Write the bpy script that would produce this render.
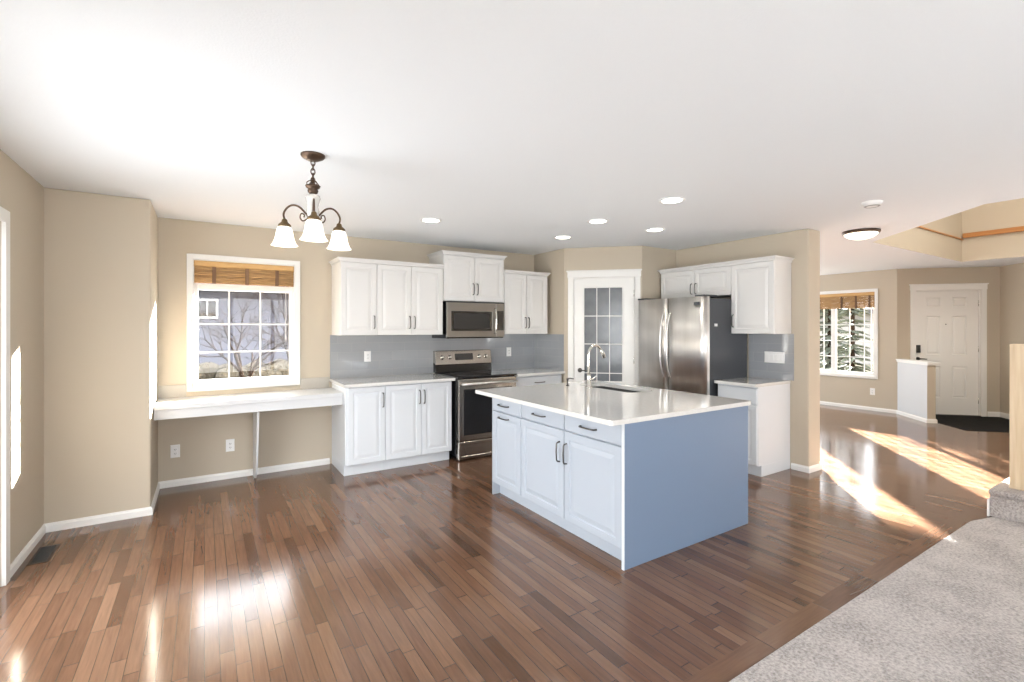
import bpy, bmesh, math, random
from mathutils import Vector, Matrix, noise
random.seed(7)
PI = math.pi
sc = bpy.context.scene
for o in list(bpy.data.objects): bpy.data.objects.remove(o)
COL = sc.collection

# ------------------------------------------------------------------ camera, sky, sun, exposure
YAW = 0.56981
cd = bpy.data.cameras.new('camera'); cam = bpy.data.objects.new('camera', cd); COL.objects.link(cam)
cam.location = (0, 0, 1.446); cam.rotation_euler = (PI/2, 0, -YAW)
cd.sensor_width = 36; cd.lens = 479.923/1024*36; cd.shift_y = -(341-327.896)/1024
cd.clip_start = .05; cd.clip_end = 200
sc.camera = cam
sc.view_settings.view_transform = 'Standard'; sc.view_settings.look = 'None'
sc.view_settings.gamma = 1; sc.view_settings.use_curve_mapping = False
sc.view_settings.exposure = 0.06
sc.cycles.use_denoising = True
sc.cycles.max_bounces = 10; sc.cycles.diffuse_bounces = 6; sc.cycles.glossy_bounces = 5
sc.cycles.transparent_max_bounces = 16; sc.cycles.sample_clamp_indirect = 6

W = bpy.data.worlds.new('sky'); sc.world = W; W.use_nodes = True
wn = W.node_tree.nodes; wl = W.node_tree.links
bg = wn['Background']
tc = wn.new('ShaderNodeTexCoord'); sx = wn.new('ShaderNodeSeparateXYZ'); cr = wn.new('ShaderNodeValToRGB')
wl.new(tc.outputs['Generated'], sx.inputs[0]); wl.new(sx.outputs[2], cr.inputs[0])
cr.color_ramp.elements[0].position = 0.08; cr.color_ramp.elements[0].color = (.42, .42, .42, 1)
cr.color_ramp.elements[1].position = 0.35; cr.color_ramp.elements[1].color = (.92, .96, 1, 1)
wl.new(cr.outputs[0], bg.inputs[0]); bg.inputs[1].default_value = 9.0

sd = bpy.data.lights.new('sun', 'SUN'); sun = bpy.data.objects.new('sun', sd); COL.objects.link(sun)
sd.energy = 260; sd.angle = math.radians(.9); sd.color = (1, .975, .93)
TOSUN = Vector((math.cos(math.radians(41.3)), math.sin(math.radians(41.3)), math.tan(math.radians(13.3))))
sun.rotation_euler = TOSUN.to_track_quat('Z', 'Y').to_euler()

def area(name, loc, direction, sx_, sy_, power, color=(1, 1, 1), spread=180):
    """rectangular area lamp"""
    l = bpy.data.lights.new(name, 'AREA'); l.shape = 'RECTANGLE'; l.size = sx_; l.size_y = sy_
    l.energy = power; l.color = color; l.spread = math.radians(spread)
    o = bpy.data.objects.new(name, l); COL.objects.link(o); o.location = loc
    d = Vector(direction); o.rotation_euler = d.to_track_quat('-Z', 'Y').to_euler()
    return o
COOL = (.86, .93, 1.0)
area('patio_daylight', (-1.12, 2.82, 1.08), (1, 0, 0), 1.85, 1.95, 34, COOL, 130)
area('living_window_fill', (1.1, -4.16, 1.25), (0, 1, 0), 2.9, 2.1, 148, (.93, .96, 1))  # lamp added as daylight fill; its window behind the camera is unseen
area('living_window_fill', (9.76, -2.1, 1.05), (-1, 0, 0), 1.8, 1.7, 120, (.93, .96, 1))  # second added fill lamp, at the unseen right-hand window
area('side_window_fill', (-1.12, -1.6, 1.35), (1, 0, 0), 2.2, 1.5, 26, COOL, 130)  # fill added at an unseen window further back
area('front_room_fill', (7.6, 7.0, 1.25), (0, -1, 0), 4.2, 2.2, 140, (.86, .93, 1))  # added lamp on a windowless wall, out of view, brightens the front room
area('foyer_upper_fill', (7.3, .6, 4.8), (0, 0, -1), 2.5, 2.0, 110, (1, .95, .86))  # unseen lamp added in the upper void to brighten its walls

# ------------------------------------------------------------------ materials
def mat(name, col, rough=.5, metal=0, spec=.5, coat=0, emit=None, es=0, trans=0, bump=None, var=None, alpha=None):
    m = bpy.data.materials.new(name); m.use_nodes = True
    nt = m.node_tree; b = nt.nodes['Principled BSDF']
    b.inputs['Base Color'].default_value = (*col, 1); b.inputs['Roughness'].default_value = rough
    b.inputs['Metallic'].default_value = metal; b.inputs['Specular IOR Level'].default_value = spec
    b.inputs['Coat Weight'].default_value = coat; b.inputs['Coat Roughness'].default_value = .05
    b.inputs['Transmission Weight'].default_value = trans
    if emit: b.inputs['Emission Color'].default_value = (*emit, 1); b.inputs['Emission Strength'].default_value = es
    t = nt.nodes.new('ShaderNodeTexCoord')
    if bump:
        n = nt.nodes.new('ShaderNodeTexNoise'); n.inputs['Scale'].default_value = bump[0]; n.inputs['Detail'].default_value = 4
        bp = nt.nodes.new('ShaderNodeBump'); bp.inputs['Strength'].default_value = bump[1]; bp.inputs['Distance'].default_value = bump[2] if len(bump) > 2 else .002
        if len(bump) > 3:
            mp = nt.nodes.new('ShaderNodeMapping'); mp.inputs['Scale'].default_value = bump[3]
            nt.links.new(t.outputs['Object'], mp.inputs[0]); nt.links.new(mp.outputs[0], n.inputs['Vector'])
        else: nt.links.new(t.outputs['Object'], n.inputs['Vector'])
        nt.links.new(n.outputs['Fac'], bp.inputs['Height']); nt.links.new(bp.outputs[0], b.inputs['Normal'])
    if var:
        n = nt.nodes.new('ShaderNodeTexNoise'); n.inputs['Scale'].default_value = var[0]; n.inputs['Detail'].default_value = 5
        mp = nt.nodes.new('ShaderNodeMapping'); mp.inputs['Scale'].default_value = var[2] if len(var) > 2 else (1, 1, 1)
        nt.links.new(t.outputs['Object'], mp.inputs[0]); nt.links.new(mp.outputs[0], n.inputs['Vector'])
        r = nt.nodes.new('ShaderNodeValToRGB'); e = r.color_ramp.elements
        e[0].position = .3; e[1].position = .7; e[0].color = (*col, 1); e[1].color = (*var[1], 1)
        nt.links.new(n.outputs['Fac'], r.inputs[0]); nt.links.new(r.outputs[0], b.inputs['Base Color'])
    return m

def glass(name, tint=(1, 1, 1), gloss=.012, rough=0.0):
    m = bpy.data.materials.new(name); m.use_nodes = True; nt = m.node_tree; nt.nodes.clear()
    o = nt.nodes.new('ShaderNodeOutputMaterial'); mx = nt.nodes.new('ShaderNodeMixShader'); mx.inputs[0].default_value = gloss
    t = nt.nodes.new('ShaderNodeBsdfTransparent'); t.inputs[0].default_value = (*tint, 1)
    g = nt.nodes.new('ShaderNodeBsdfGlossy'); g.inputs['Roughness'].default_value = rough
    nt.links.new(t.outputs[0], mx.inputs[1]); nt.links.new(g.outputs[0], mx.inputs[2]); nt.links.new(mx.outputs[0], o.inputs[0])
    return m

M = {}
M['wall'] = mat('tan_paint', (.525, .46, .365), .75, spec=.3, bump=(90, .15, .001))
M['ceil'] = mat('ceiling_white', (.84, .87, .895), .9, spec=.2, bump=(120, .35, .003))
M['trim'] = mat('trim_white', (.84, .83, .80), .4)
M['cab'] = mat('cabinet_white', (.72, .71, .69), .33)
M['cabb'] = mat('cabinet_cool_white', (.70, .73, .76), .33)
M['isl'] = mat('island_pale_blue', (.43, .472, .53), .38)
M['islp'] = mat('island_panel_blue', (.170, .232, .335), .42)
M['quartz'] = mat('quartz_white', (.75, .74, .715), .06, spec=.6, coat=.5, var=(60, (.70, .69, .665)))
M['lam'] = mat('desk_white', (.66, .67, .68), .3)
M['strip'] = mat('desk_strip_greige', (.42, .39, .34), .35)
M['steel'] = mat('stainless', (.84, .82, .80), .36, metal=1, bump=(6, .16, .001, (60, 60, .6)), var=(3, (.66, .64, .61), (3, 3, .2)))
M['steel2'] = mat('appliance_steel', (.46, .43, .39), .26, metal=1, bump=(8, .1, .001, (.6, 60, 60)))
M['mwsteel'] = mat('microwave_steel', (.30, .285, .265), .3, metal=1, bump=(8, .1, .001, (.6, 60, 60)))
M['steeldk'] = mat('fridge_side_grey', (.075, .08, .09), .2, metal=.4)
M['chrome'] = mat('chrome', (.75, .74, .70), .1, metal=1)
M['nickel'] = mat('dark_nickel', (.13, .125, .12), .32, metal=1)
M['black'] = mat('black_enamel', (.008, .008, .009), .12)
M['blackg'] = mat('black_glass', (.004, .004, .005), .04, coat=1)
M['rubber'] = mat('black_plastic', (.02, .02, .022), .5)
M['bronze'] = mat('bronze', (.10, .065, .045), .38, metal=.8)
M['brass'] = mat('antique_brass', (.15, .10, .05), .35, metal=.9)
M['plate'] = mat('outlet_white', (.86, .86, .85), .35)
M['slot'] = mat('slot_dark', (.05, .05, .05), .6)
M['ember'] = mat('lamp_glow', (1, 1, 1), .5, emit=(1, .95, .85), es=9)
M['shade'] = mat('frosted_shade', (.93, .90, .84), .45, emit=(1, .93, .8), es=.85)
M['alab'] = mat('alabaster', (.85, .83, .80), .2, trans=.5)
M['glass'] = glass('window_glass')
M['wood'] = mat('pine', (.72, .58, .40), .5, var=(4, (.60, .45, .28), (9, 9, .7)))
M['oak'] = mat('oak_rail', (.48, .22, .07), .4, var=(5, (.38, .16, .05), (1, 1, 12)))
M['bamboo'] = mat('bamboo', (.50, .30, .12), .6, var=(9, (.16, .08, .025), (1, 1, 22)), bump=(9, .6, .004, (1, 1, 40)))
M['bambor'] = mat('bamboo_rail', (.60, .38, .15), .5, var=(9, (.52, .30, .11), (2, 2, 20)))
M['tape'] = mat('brown_tape', (.12, .065, .035), .8)
M['halfwall_lit'] = mat('half_wall_daylit', (.62, .635, .65), .6)  # window daylight on the tan half wall, put into the colour
M['slate'] = mat('dark_slate', (.012, .0115, .011), .85, spec=.08, bump=(30, .4), var=(12, (.022, .021, .02)))
M['vent'] = mat('vent_bronze', (.035, .022, .014), .5, metal=.3)
M['frost'] = mat('pantry_obscure_glass', (.14, .155, .17), .12, spec=.7, bump=(60, .35, .002), var=(10, (.19, .20, .215)))
M['paper'] = mat('paper', (.85, .85, .85), .6)
M['siding'] = mat('lavender_siding', (.075, .078, .105), .8)
M['houseroof'] = mat('roof_dark', (.06, .055, .06), .9)
M['bark'] = mat('bark', (.016, .011, .008), 1, spec=0)
M['needle'] = mat('needles', (.025, .033, .022), .8, var=(8, (.055, .065, .045)))
M['ground'] = mat('dry_lawn', (.15, .135, .10), .95, var=(2, (.10, .09, .06)))
M['drybush'] = mat('dry_brush', (.10, .082, .055), .95, var=(9, (.03, .024, .014)), bump=(20, 1, .05))
M['palehouse'] = mat('pale_siding', (.22, .21, .20), .8)

def siding_lines(m, scale):
    nt = m.node_tree; b = nt.nodes['Principled BSDF']
    t = nt.nodes.new('ShaderNodeTexCoord'); w = nt.nodes.new('ShaderNodeTexWave'); w.bands_direction = 'Z'; w.wave_profile = 'SAW'
    w.inputs['Scale'].default_value = scale
    bp = nt.nodes.new('ShaderNodeBump'); bp.inputs['Distance'].default_value = .02
    nt.links.new(t.outputs['Object'], w.inputs[0]); nt.links.new(w.outputs['Fac'], bp.inputs['Height']); nt.links.new(bp.outputs[0], b.inputs['Normal'])

def mnode(nt, op, a, b=None, c=None):
    n = nt.nodes.new('ShaderNodeMath'); n.operation = op
    for i, v in enumerate((a, b, c)):
        if v is None: continue
        if isinstance(v, (int, float)): n.inputs[i].default_value = v
        else: nt.links.new(v, n.inputs[i])
    return n.outputs[0]

def plank_mat(name, swap=False, wdt=.057):
    m = bpy.data.materials.new(name); m.use_nodes = True; nt = m.node_tree; b = nt.nodes['Principled BSDF']
    t = nt.nodes.new('ShaderNodeTexCoord'); s = nt.nodes.new('ShaderNodeSeparateXYZ'); nt.links.new(t.outputs['Object'], s.inputs[0])
    X, Y = (s.outputs[1], s.outputs[0]) if swap else (s.outputs[0], s.outputs[1])
    xs = mnode(nt, 'DIVIDE', X, wdt); row = mnode(nt, 'FLOOR', xs); fx = mnode(nt, 'FRACT', xs)
    w1 = nt.nodes.new('ShaderNodeTexWhiteNoise'); w1.noise_dimensions = '1D'; nt.links.new(row, w1.inputs['W'])
    ln = mnode(nt, 'MULTIPLY_ADD', w1.outputs['Value'], .8, 1.25)       # planks per metre in this row
    ys = mnode(nt, 'MULTIPLY_ADD', Y, ln, mnode(nt, 'MULTIPLY', w1.outputs['Value'], 37.7))
    colm = mnode(nt, 'FLOOR', ys); fy = mnode(nt, 'FRACT', ys)
    cv = nt.nodes.new('ShaderNodeCombineXYZ'); nt.links.new(row, cv.inputs[0]); nt.links.new(colm, cv.inputs[1])
    w2 = nt.nodes.new('ShaderNodeTexWhiteNoise'); w2.noise_dimensions = '2D'; nt.links.new(cv.outputs[0], w2.inputs['Vector'])
    r = nt.nodes.new('ShaderNodeValToRGB'); r.color_ramp.elements[0].position = 0; r.color_ramp.elements[1].position = 1
    e = r.color_ramp.elements
    e[0].color = (.078, .037, .020, 1); e[1].color = (.205, .115, .070, 1)
    for p, c in ((.08, (.112, .056, .032)), (.5, (.140, .073, .043)), (.88, (.165, .089, .053))):
        q = e.new(p); q.color = (*c, 1)
    nt.links.new(w2.outputs['Value'], r.inputs[0])
    # grain
    gm = nt.nodes.new('ShaderNodeMapping'); gm.inputs['Scale'].default_value = (1, 14, 1) if swap else (14, 1, 1)
    av = nt.nodes.new('ShaderNodeVectorMath'); av.operation = 'ADD'
    nt.links.new(t.outputs['Object'], av.inputs[0]); nt.links.new(w2.outputs['Color'], av.inputs[1])
    nt.links.new(av.outputs[0], gm.inputs[0])
    g = nt.nodes.new('ShaderNodeTexNoise'); g.inputs['Scale'].default_value = 5; g.inputs['Detail'].default_value = 6; g.inputs['Distortion'].default_value = .6
    nt.links.new(gm.outputs[0], g.inputs['Vector'])
    gv = mnode(nt, 'MULTIPLY_ADD', g.outputs['Fac'], .7, .65)
    mx = nt.nodes.new('ShaderNodeMix'); mx.data_type = 'RGBA'; mx.blend_type = 'MULTIPLY'; mx.inputs[0].default_value = 1
    nt.links.new(r.outputs[0], mx.inputs[6])
    cg = nt.nodes.new('ShaderNodeCombineColor')
    for i in range(3): nt.links.new(gv, cg.inputs[i])
    nt.links.new(cg.outputs[0], mx.inputs[7])
    # seams
    dx = mnode(nt, 'MINIMUM', fx, mnode(nt, 'SUBTRACT', 1, fx)); dy = mnode(nt, 'MINIMUM', fy, mnode(nt, 'SUBTRACT', 1, fy))
    sxm = mnode(nt, 'LESS_THAN', dx, .022); sym = mnode(nt, 'LESS_THAN', dy, .0028)
    seam = mnode(nt, 'MAXIMUM', sxm, sym)
    m2 = nt.nodes.new('ShaderNodeMix'); m2.data_type = 'RGBA'; nt.links.new(mnode(nt, 'MULTIPLY', seam, .9), m2.inputs[0])
    nt.links.new(mx.outputs[2], m2.inputs[6]); m2.inputs[7].default_value = (.03, .016, .01, 1)
    nt.links.new(m2.outputs[2], b.inputs['Base Color'])
    rn = nt.nodes.new('ShaderNodeTexNoise'); rn.inputs['Scale'].default_value = 3; nt.links.new(t.outputs['Object'], rn.inputs['Vector'])
    nt.links.new(mnode(nt, 'MULTIPLY_ADD', rn.outputs['Fac'], .12, .075), b.inputs['Roughness'])
    b.inputs['Specular IOR Level'].default_value = .65
    bp = nt.nodes.new('ShaderNodeBump'); bp.inputs['Distance'].default_value = .0006; bp.inputs['Strength'].default_value = .12
    hh = mnode(nt, 'MULTIPLY_ADD', w2.outputs['Value'], .15, mnode(nt, 'MULTIPLY_ADD', seam, -1, mnode(nt, 'MULTIPLY', g.outputs['Fac'], .25)))
    nt.links.new(hh, bp.inputs['Height']); nt.links.new(bp.outputs[0], b.inputs['Normal'])
    return m
M['planks'] = plank_mat('hardwood_planks'); M['border'] = plank_mat('hardwood_border', True, .35)

def tile_mat(name, axis):
    m = bpy.data.materials.new(name); m.use_nodes = True; nt = m.node_tree; b = nt.nodes['Principled BSDF']
    t = nt.nodes.new('ShaderNodeTexCoord'); s = nt.nodes.new('ShaderNodeSeparateXYZ'); c = nt.nodes.new('ShaderNodeCombineXYZ')
    nt.links.new(t.outputs['Object'], s.inputs[0]); nt.links.new(s.outputs[axis], c.inputs[0]); nt.links.new(s.outputs[2], c.inputs[1])
    br = nt.nodes.new('ShaderNodeTexBrick'); br.inputs['Scale'].default_value = 1
    br.inputs['Brick Width'].default_value = .30; br.inputs['Row Height'].default_value = .0985; br.inputs['Mortar Size'].default_value = .0016
    br.inputs['Color1'].default_value = (.31, .325, .345, 1); br.inputs['Color2'].default_value = (.33, .345, .365, 1); br.inputs['Mortar'].default_value = (.38, .39, .40, 1)
    nt.links.new(c.outputs[0], br.inputs['Vector']); nt.links.new(br.outputs['Color'], b.inputs['Base Color'])
    b.inputs['Roughness'].default_value = .06; b.inputs['Coat Weight'].default_value = .6; b.inputs['Coat Roughness'].default_value = .03
    bp = nt.nodes.new('ShaderNodeBump'); bp.inputs['Distance'].default_value = .002; bp.inputs['Strength'].default_value = .5; bp.invert = True
    nt.links.new(br.outputs['Fac'], bp.inputs['Height']); nt.links.new(bp.outputs[0], b.inputs['Normal'])
    return m
M['tilex'] = tile_mat('grey_tile_x', 0); M['tiley'] = tile_mat('grey_tile_y', 1)

def carpet_mat():
    m = mat('carpet_pile', (.43, .40, .375), .95, spec=.1); nt = m.node_tree; b = nt.nodes['Principled BSDF']
    t = nt.nodes.new('ShaderNodeTexCoord')
    n = nt.nodes.new('ShaderNodeTexNoise'); n.inputs['Scale'].default_value = 75; n.inputs['Detail'].default_value = 5; n.inputs['Roughness'].default_value = .7
    n2 = nt.nodes.new('ShaderNodeTexNoise'); n2.inputs['Scale'].default_value = 4; n2.inputs['Detail'].default_value = 3
    for q in (n, n2): nt.links.new(t.outputs['Object'], q.inputs['Vector'])
    r = nt.nodes.new('ShaderNodeValToRGB'); e = r.color_ramp.elements
    e[0].position = .30; e[0].color = (.20, .17, .155, 1); e[1].position = .63; e[1].color = (.58, .525, .49, 1)
    nt.links.new(mnode(nt, 'MULTIPLY_ADD', n2.outputs['Fac'], .35, mnode(nt, 'MULTIPLY_ADD', n.outputs['Fac'], 1, -.17)), r.inputs[0])
    nt.links.new(r.outputs[0], b.inputs['Base Color'])
    bp = nt.nodes.new('ShaderNodeBump'); bp.inputs['Distance'].default_value = .012; bp.inputs['Strength'].default_value = .9
    nt.links.new(n.outputs['Fac'], bp.inputs['Height']); nt.links.new(bp.outputs[0], b.inputs['Normal'])
    b.inputs['Sheen Weight'].default_value = .3
    return m
M['carpet'] = carpet_mat()

# ------------------------------------------------------------------ mesh helpers
def smooth(P, k=4):
    P = [Vector(p) for p in P]; out = []
    for i in range(len(P)-1):
        a, b, c, d = P[max(i-1, 0)], P[i], P[i+1], P[min(i+2, len(P)-1)]
        for j in range(k):
            t = j/k; out.append(.5*((2*b)+(c-a)*t+(2*a-5*b+4*c-d)*t*t+(3*b-a-3*c+d)*t**3))
    return out+[P[-1]]
class MB:
    def __init__(s): s.v = []; s.f = []; s.sm = []
    def add(s, vs, fs, smooth=False):
        k = len(s.v); s.v += [tuple(v) for v in vs]; s.f += [tuple(i+k for i in f) for f in fs]; s.sm += [smooth]*len(fs); return s
    def box(s, x0, y0, z0, x1, y1, z1):
        x0, x1 = sorted((x0, x1)); y0, y1 = sorted((y0, y1)); z0, z1 = sorted((z0, z1))
        return s.add([(x0, y0, z0), (x1, y0, z0), (x1, y1, z0), (x0, y1, z0), (x0, y0, z1), (x1, y0, z1), (x1, y1, z1), (x0, y1, z1)],
                     [(0, 3, 2, 1), (4, 5, 6, 7), (0, 1, 5, 4), (1, 2, 6, 5), (2, 3, 7, 6), (3, 0, 4, 7)])
    def prism(s, pts, z0, z1):
        n = len(pts)
        a = sum(pts[i][0]*pts[(i+1) % n][1]-pts[(i+1) % n][0]*pts[i][1] for i in range(n))
        if a < 0: pts = pts[::-1]
        return s.add([(x, y, z0) for x, y in pts]+[(x, y, z1) for x, y in pts],
                     [tuple(range(n))[::-1], tuple(range(n, 2*n))]+[(i, (i+1) % n, n+(i+1) % n, n+i) for i in range(n)])
    def prism_yz(s, pts, x0, x1):       # outline in y,z pushed along x
        n = len(pts)
        return s.add([(x0, y, z) for y, z in pts]+[(x1, y, z) for y, z in pts],
                     [tuple(range(n))[::-1], tuple(range(n, 2*n))]+[(i, (i+1) % n, n+(i+1) % n, n+i) for i in range(n)])
    def loft(s, rings, cap0=True, cap1=True, smooth=False):
        n = len(rings[0]); vs = [p for r in rings for p in r]; fs = []
        for k in range(len(rings)-1):
            for i in range(n):
                fs.append((k*n+i, k*n+(i+1) % n, (k+1)*n+(i+1) % n, (k+1)*n+i))
        s.add(vs, fs, smooth)
        if cap0: s.add(rings[0][::-1], [tuple(range(n))])
        if cap1: s.add(rings[-1], [tuple(range(n))])
        return s
    def rect_y(s, x0, x1, z0, z1, prof, cap0=True, cap1=True):   # prof: (inset, y) rings of a panel facing -y
        R = []
        for i, y in prof:
            R.append([(x0+i, y, z0+i), (x1-i, y, z0+i), (x1-i, y, z1-i), (x0+i, y, z1-i)])
        return s.loft(R, cap0, cap1)
    def lathe(s, prof, n=24, c=(0, 0), cap=True, axis='z'):
        R = []
        for r, z in prof:
            R.append([(c[0]+r*math.cos(2*PI*i/n), c[1]+r*math.sin(2*PI*i/n), z) for i in range(n)])
        s.loft(R, cap, cap, True); return s
    def tube(s, pts, rad, n=8, cap=True):
        pts = [Vector(p) for p in pts]; rs = rad if isinstance(rad, (list, tuple)) else [rad]*len(pts); R = []
        up = None
        for i, p in enumerate(pts):
            d = (pts[min(i+1, len(pts)-1)]-pts[max(i-1, 0)]).normalized()
            if up is None: up = Vector((0, 0, 1)) if abs(d.z) < .9 else Vector((1, 0, 0))
            u = (up-d*up.dot(d)); u = u.normalized() if u.length > 1e-6 else d.orthogonal().normalized(); w = d.cross(u); up = u
            R.append([tuple(p+rs[i]*(math.cos(2*PI*k/n)*u+math.sin(2*PI*k/n)*w)) for k in range(n)])
        return s.loft(R, cap, cap, True)
    def move(s, dx=0, dy=0, dz=0): s.v = [(x+dx, y+dy, z+dz) for x, y, z in s.v]; return s
    def xf(s, m): s.v = [tuple(m @ Vector(v)) for v in s.v]; return s
    def merge(s, o): return s.add(o.v, o.f) if not o.v else (s._m(o))
    def _m(s, o):
        k = len(s.v); s.v += o.v; s.f += [tuple(i+k for i in f) for f in o.f]; s.sm += o.sm; return s
    def build(s, name, m, parent=None, bevel=0, seg=2, label=None, kind=None):
        me = bpy.data.meshes.new(name); me.from_pydata(s.v, [], s.f); me.materials.append(m)
        me.polygons.foreach_set('use_smooth', s.sm)
        bm = bmesh.new(); bm.from_mesh(me); bmesh.ops.remove_doubles(bm, verts=bm.verts, dist=1e-5)
        bmesh.ops.recalc_face_normals(bm, faces=bm.faces); bm.to_mesh(me); bm.free(); me.update()
        o = bpy.data.objects.new(name, me); COL.objects.link(o)
        if parent: o.parent = parent
        if bevel:
            b = o.modifiers.new('bevel', 'BEVEL'); b.width = bevel; b.segments = seg; b.limit_method = 'ANGLE'; b.angle_limit = math.radians(40)
            b.harden_normals = False
        if label: o['label'] = label
        if kind: o['kind'] = kind
        return o

def thing(name, label, cat, loc=(0, 0, 0), rz=0, group=None):
    o = bpy.data.objects.new(name, None); COL.objects.link(o); o.location = loc; o.rotation_euler = (0, 0, rz)
    o.empty_display_size = .1
    o['label'] = label; o['category'] = cat
    if group: o['group'] = group
    return o
def tag(o, label, cat, group=None, kind=None):
    o['label'] = label; o['category'] = cat
    if group: o['group'] = group
    if kind: o['kind'] = kind
    return o
def struct(o, label=None):
    o['kind'] = 'structure'
    if label: o['label'] = label
    return o
def sempty(name, loc, rz=0, label=None):
    o = bpy.data.objects.new(name, None); COL.objects.link(o); o.location = loc; o.rotation_euler = (0, 0, rz); o['kind'] = 'structure'
    if label: o['label'] = label
    return o
def dup(root, loc, rz, label, group=None):
    r = root.copy(); COL.objects.link(r); r.location = loc; r.rotation_euler = (0, 0, rz); r['label'] = label
    if group: r['group'] = group
    for ch in root.children:
        c = ch.copy(); COL.objects.link(c); c.parent = r
        for g in ch.children:
            d = g.copy(); COL.objects.link(d); d.parent = c
    return r

# ------------------------------------------------------------------ room shell
XL, YA, XB, YC = -.956, 4.639, -.351, 5.349
XD, YE, XF, YF, XG, XI, YH = 3.788, 4.70, 4.453, 4.035, 5.074, 5.31, 2.434
XW, YJ = 9.83, 3.31
XR, YR = 10.857, 2.283
YBK = -4.0; H = 2.44; T = .16

def wall(name, p0, p1, ops=(), z0=0, z1=H, t=T, m=None, label=None):
    """interior face runs p0->p1, the thickness goes to the right-hand side of that direction reversed (outside)"""
    p0 = Vector(p0); p1 = Vector(p1); L = (p1-p0).length; d = (p1-p0)/L; n = Vector((d.y, -d.x))   # n = outside
    mb = MB()
    def seg(a, b, za, zb):
        if b-a < 1e-4 or zb-za < 1e-4: return
        q = [p0+d*a, p0+d*b, p0+d*b+n*t, p0+d*a+n*t]
        mb.prism([(v.x, v.y) for v in q], za, zb)
    s = 0
    for (a, b, za, zb) in sorted(ops):
        seg(s, a, z0, z1); seg(a, b, z0, za); seg(a, b, zb, z1); s = b
    seg(s, L, z0, z1)
    return struct(mb.build(name, m or M['wall']), label)

wall('wall_left', (XL, YA), (XL, YBK), [(YA-3.80, YA-1.87, 0, 2.04), (YA-(-.45), YA-(-2.75), .6, 2.1)])
o = MB(); o.prism([(XL, YA), (XB, YA), (XB, YC+T), (XL-T, YC+T), (XL-T, YA)], 0, H); struct(o.build('wall_corner', M['wall'], bevel=.012))
WX0, WX1, WZ0, WZ1 = -.092, .782, .905, 2.085
wall('wall_kitchen', (XI+.05, YC), (XB, YC), [(XI+.05-WX1, XI+.05-WX0, WZ0, WZ1)])
o = MB(); o.box(XD, YE, 0, XD+.10, YC, H); struct(o.build('wall_pantry_side', M['wall']))
dg = Vector((1, -1)).normalized()
Ls = math.hypot(XF-XD, YF-YE)
wall('wall_pantry', (XF, YF), (XD, YE), [((XF-4.395)*math.sqrt(2), (XF-3.865)*math.sqrt(2), 0, 2.065)], t=.10)
o = MB(); o.prism([(XF, YF), (XI, YF), (XI, YF+.10), (XF+.04, YF+.10)], 0, H); struct(o.build('wall_pantry_end', M['wall']))
o = MB(); o.box(XG, YH, 0, XI, 7.2, H); struct(o.build('wall_fridge', M['wall'], bevel=.012))
FW = [(3.625, 5.12, .60, 2.085), (6.0, 6.75, .60, 2.085)]
wall('wall_front', (XW, YJ), (XW, 7.05), [(a-YJ, b-YJ, c, d) for a, b, c, d in FW])
wall('wall_front_side', (XW, 7.05), (XI, 7.05))
DWX0, DWX1 = 10.018, 10.67
wall('wall_entry', (XR, YR), (XW, YJ), [((XR-DWX1)*math.sqrt(2), (XR-DWX0)*math.sqrt(2), 0, 2.07)])
wall('wall_foyer', (9.6, 1.026), (XR, YR))
wall('wall_right', (9.6, YBK), (9.6, 1.026), [(-3.05-YBK, -1.15-YBK, .2, 1.9)])
wall('wall_back', (XL, YBK), (9.6, YBK), [(-.4-XL, 2.6-XL, .2, 2.3)])
# half wall by the front door (45 degrees)
def sc2(s_, c_): return ((s_+c_)/2, (s_-c_)/2)
o = MB(); o.prism([sc2(13.14, 6.52), sc2(13.14, 6.68), sc2(12.0, 6.68), sc2(12.0, 6.52)], 0, .90)
struct(o.build('wall_half', M['wall'], bevel=.008))
o = MB(); o.prism([sc2(13.14, 6.49), sc2(13.14, 6.73), sc2(11.94, 6.73), sc2(11.94, 6.49)], .90, .925)
o.prism([sc2(13.14, 6.505), sc2(13.14, 6.71), sc2(11.965, 6.71), sc2(11.965, 6.505)], .875, .90)
struct(o.build('trim_1', M['trim'], bevel=.004))

o = MB(); o.prism([sc2(13.12, 6.517), sc2(13.12, 6.5195), sc2(12.0, 6.5195), sc2(12.0, 6.517)], .065, .875); struct(o.build('half_wall_lit_face', M['halfwall_lit']))  # thin paler skin on the window side, painted as the light falling there
# floors
o = MB(); o.prism([(XL-T, YBK-T), (9.9, YBK-T), (11.3, 2.3), (9.95, 3.7), (9.95, 7.2), (XL-T, 7.2)], -.12, 0); struct(o.build('floor', M['planks']))
o = MB(); o.prism([(XL, YBK), (5.055, YBK), (5.055, 1.10), (4.80, 1.168), (XL, 1.168)], 0, .010)
struct(o.build('floor_carpet', M['carpet'], bevel=.008, seg=3))
o = MB(); o.box(XL, 1.12, 0, 5.09, 1.275, .0015); struct(o.build('trim_2', M['border']))
o = MB(); o.prism([sc2(13.14, 6.68), sc2(13.14, 8.57), sc2(11.24, 8.57), sc2(11.24, 6.78)], 0, .003); struct(o.build('floor_entry_slate', M['slate']))

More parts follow.
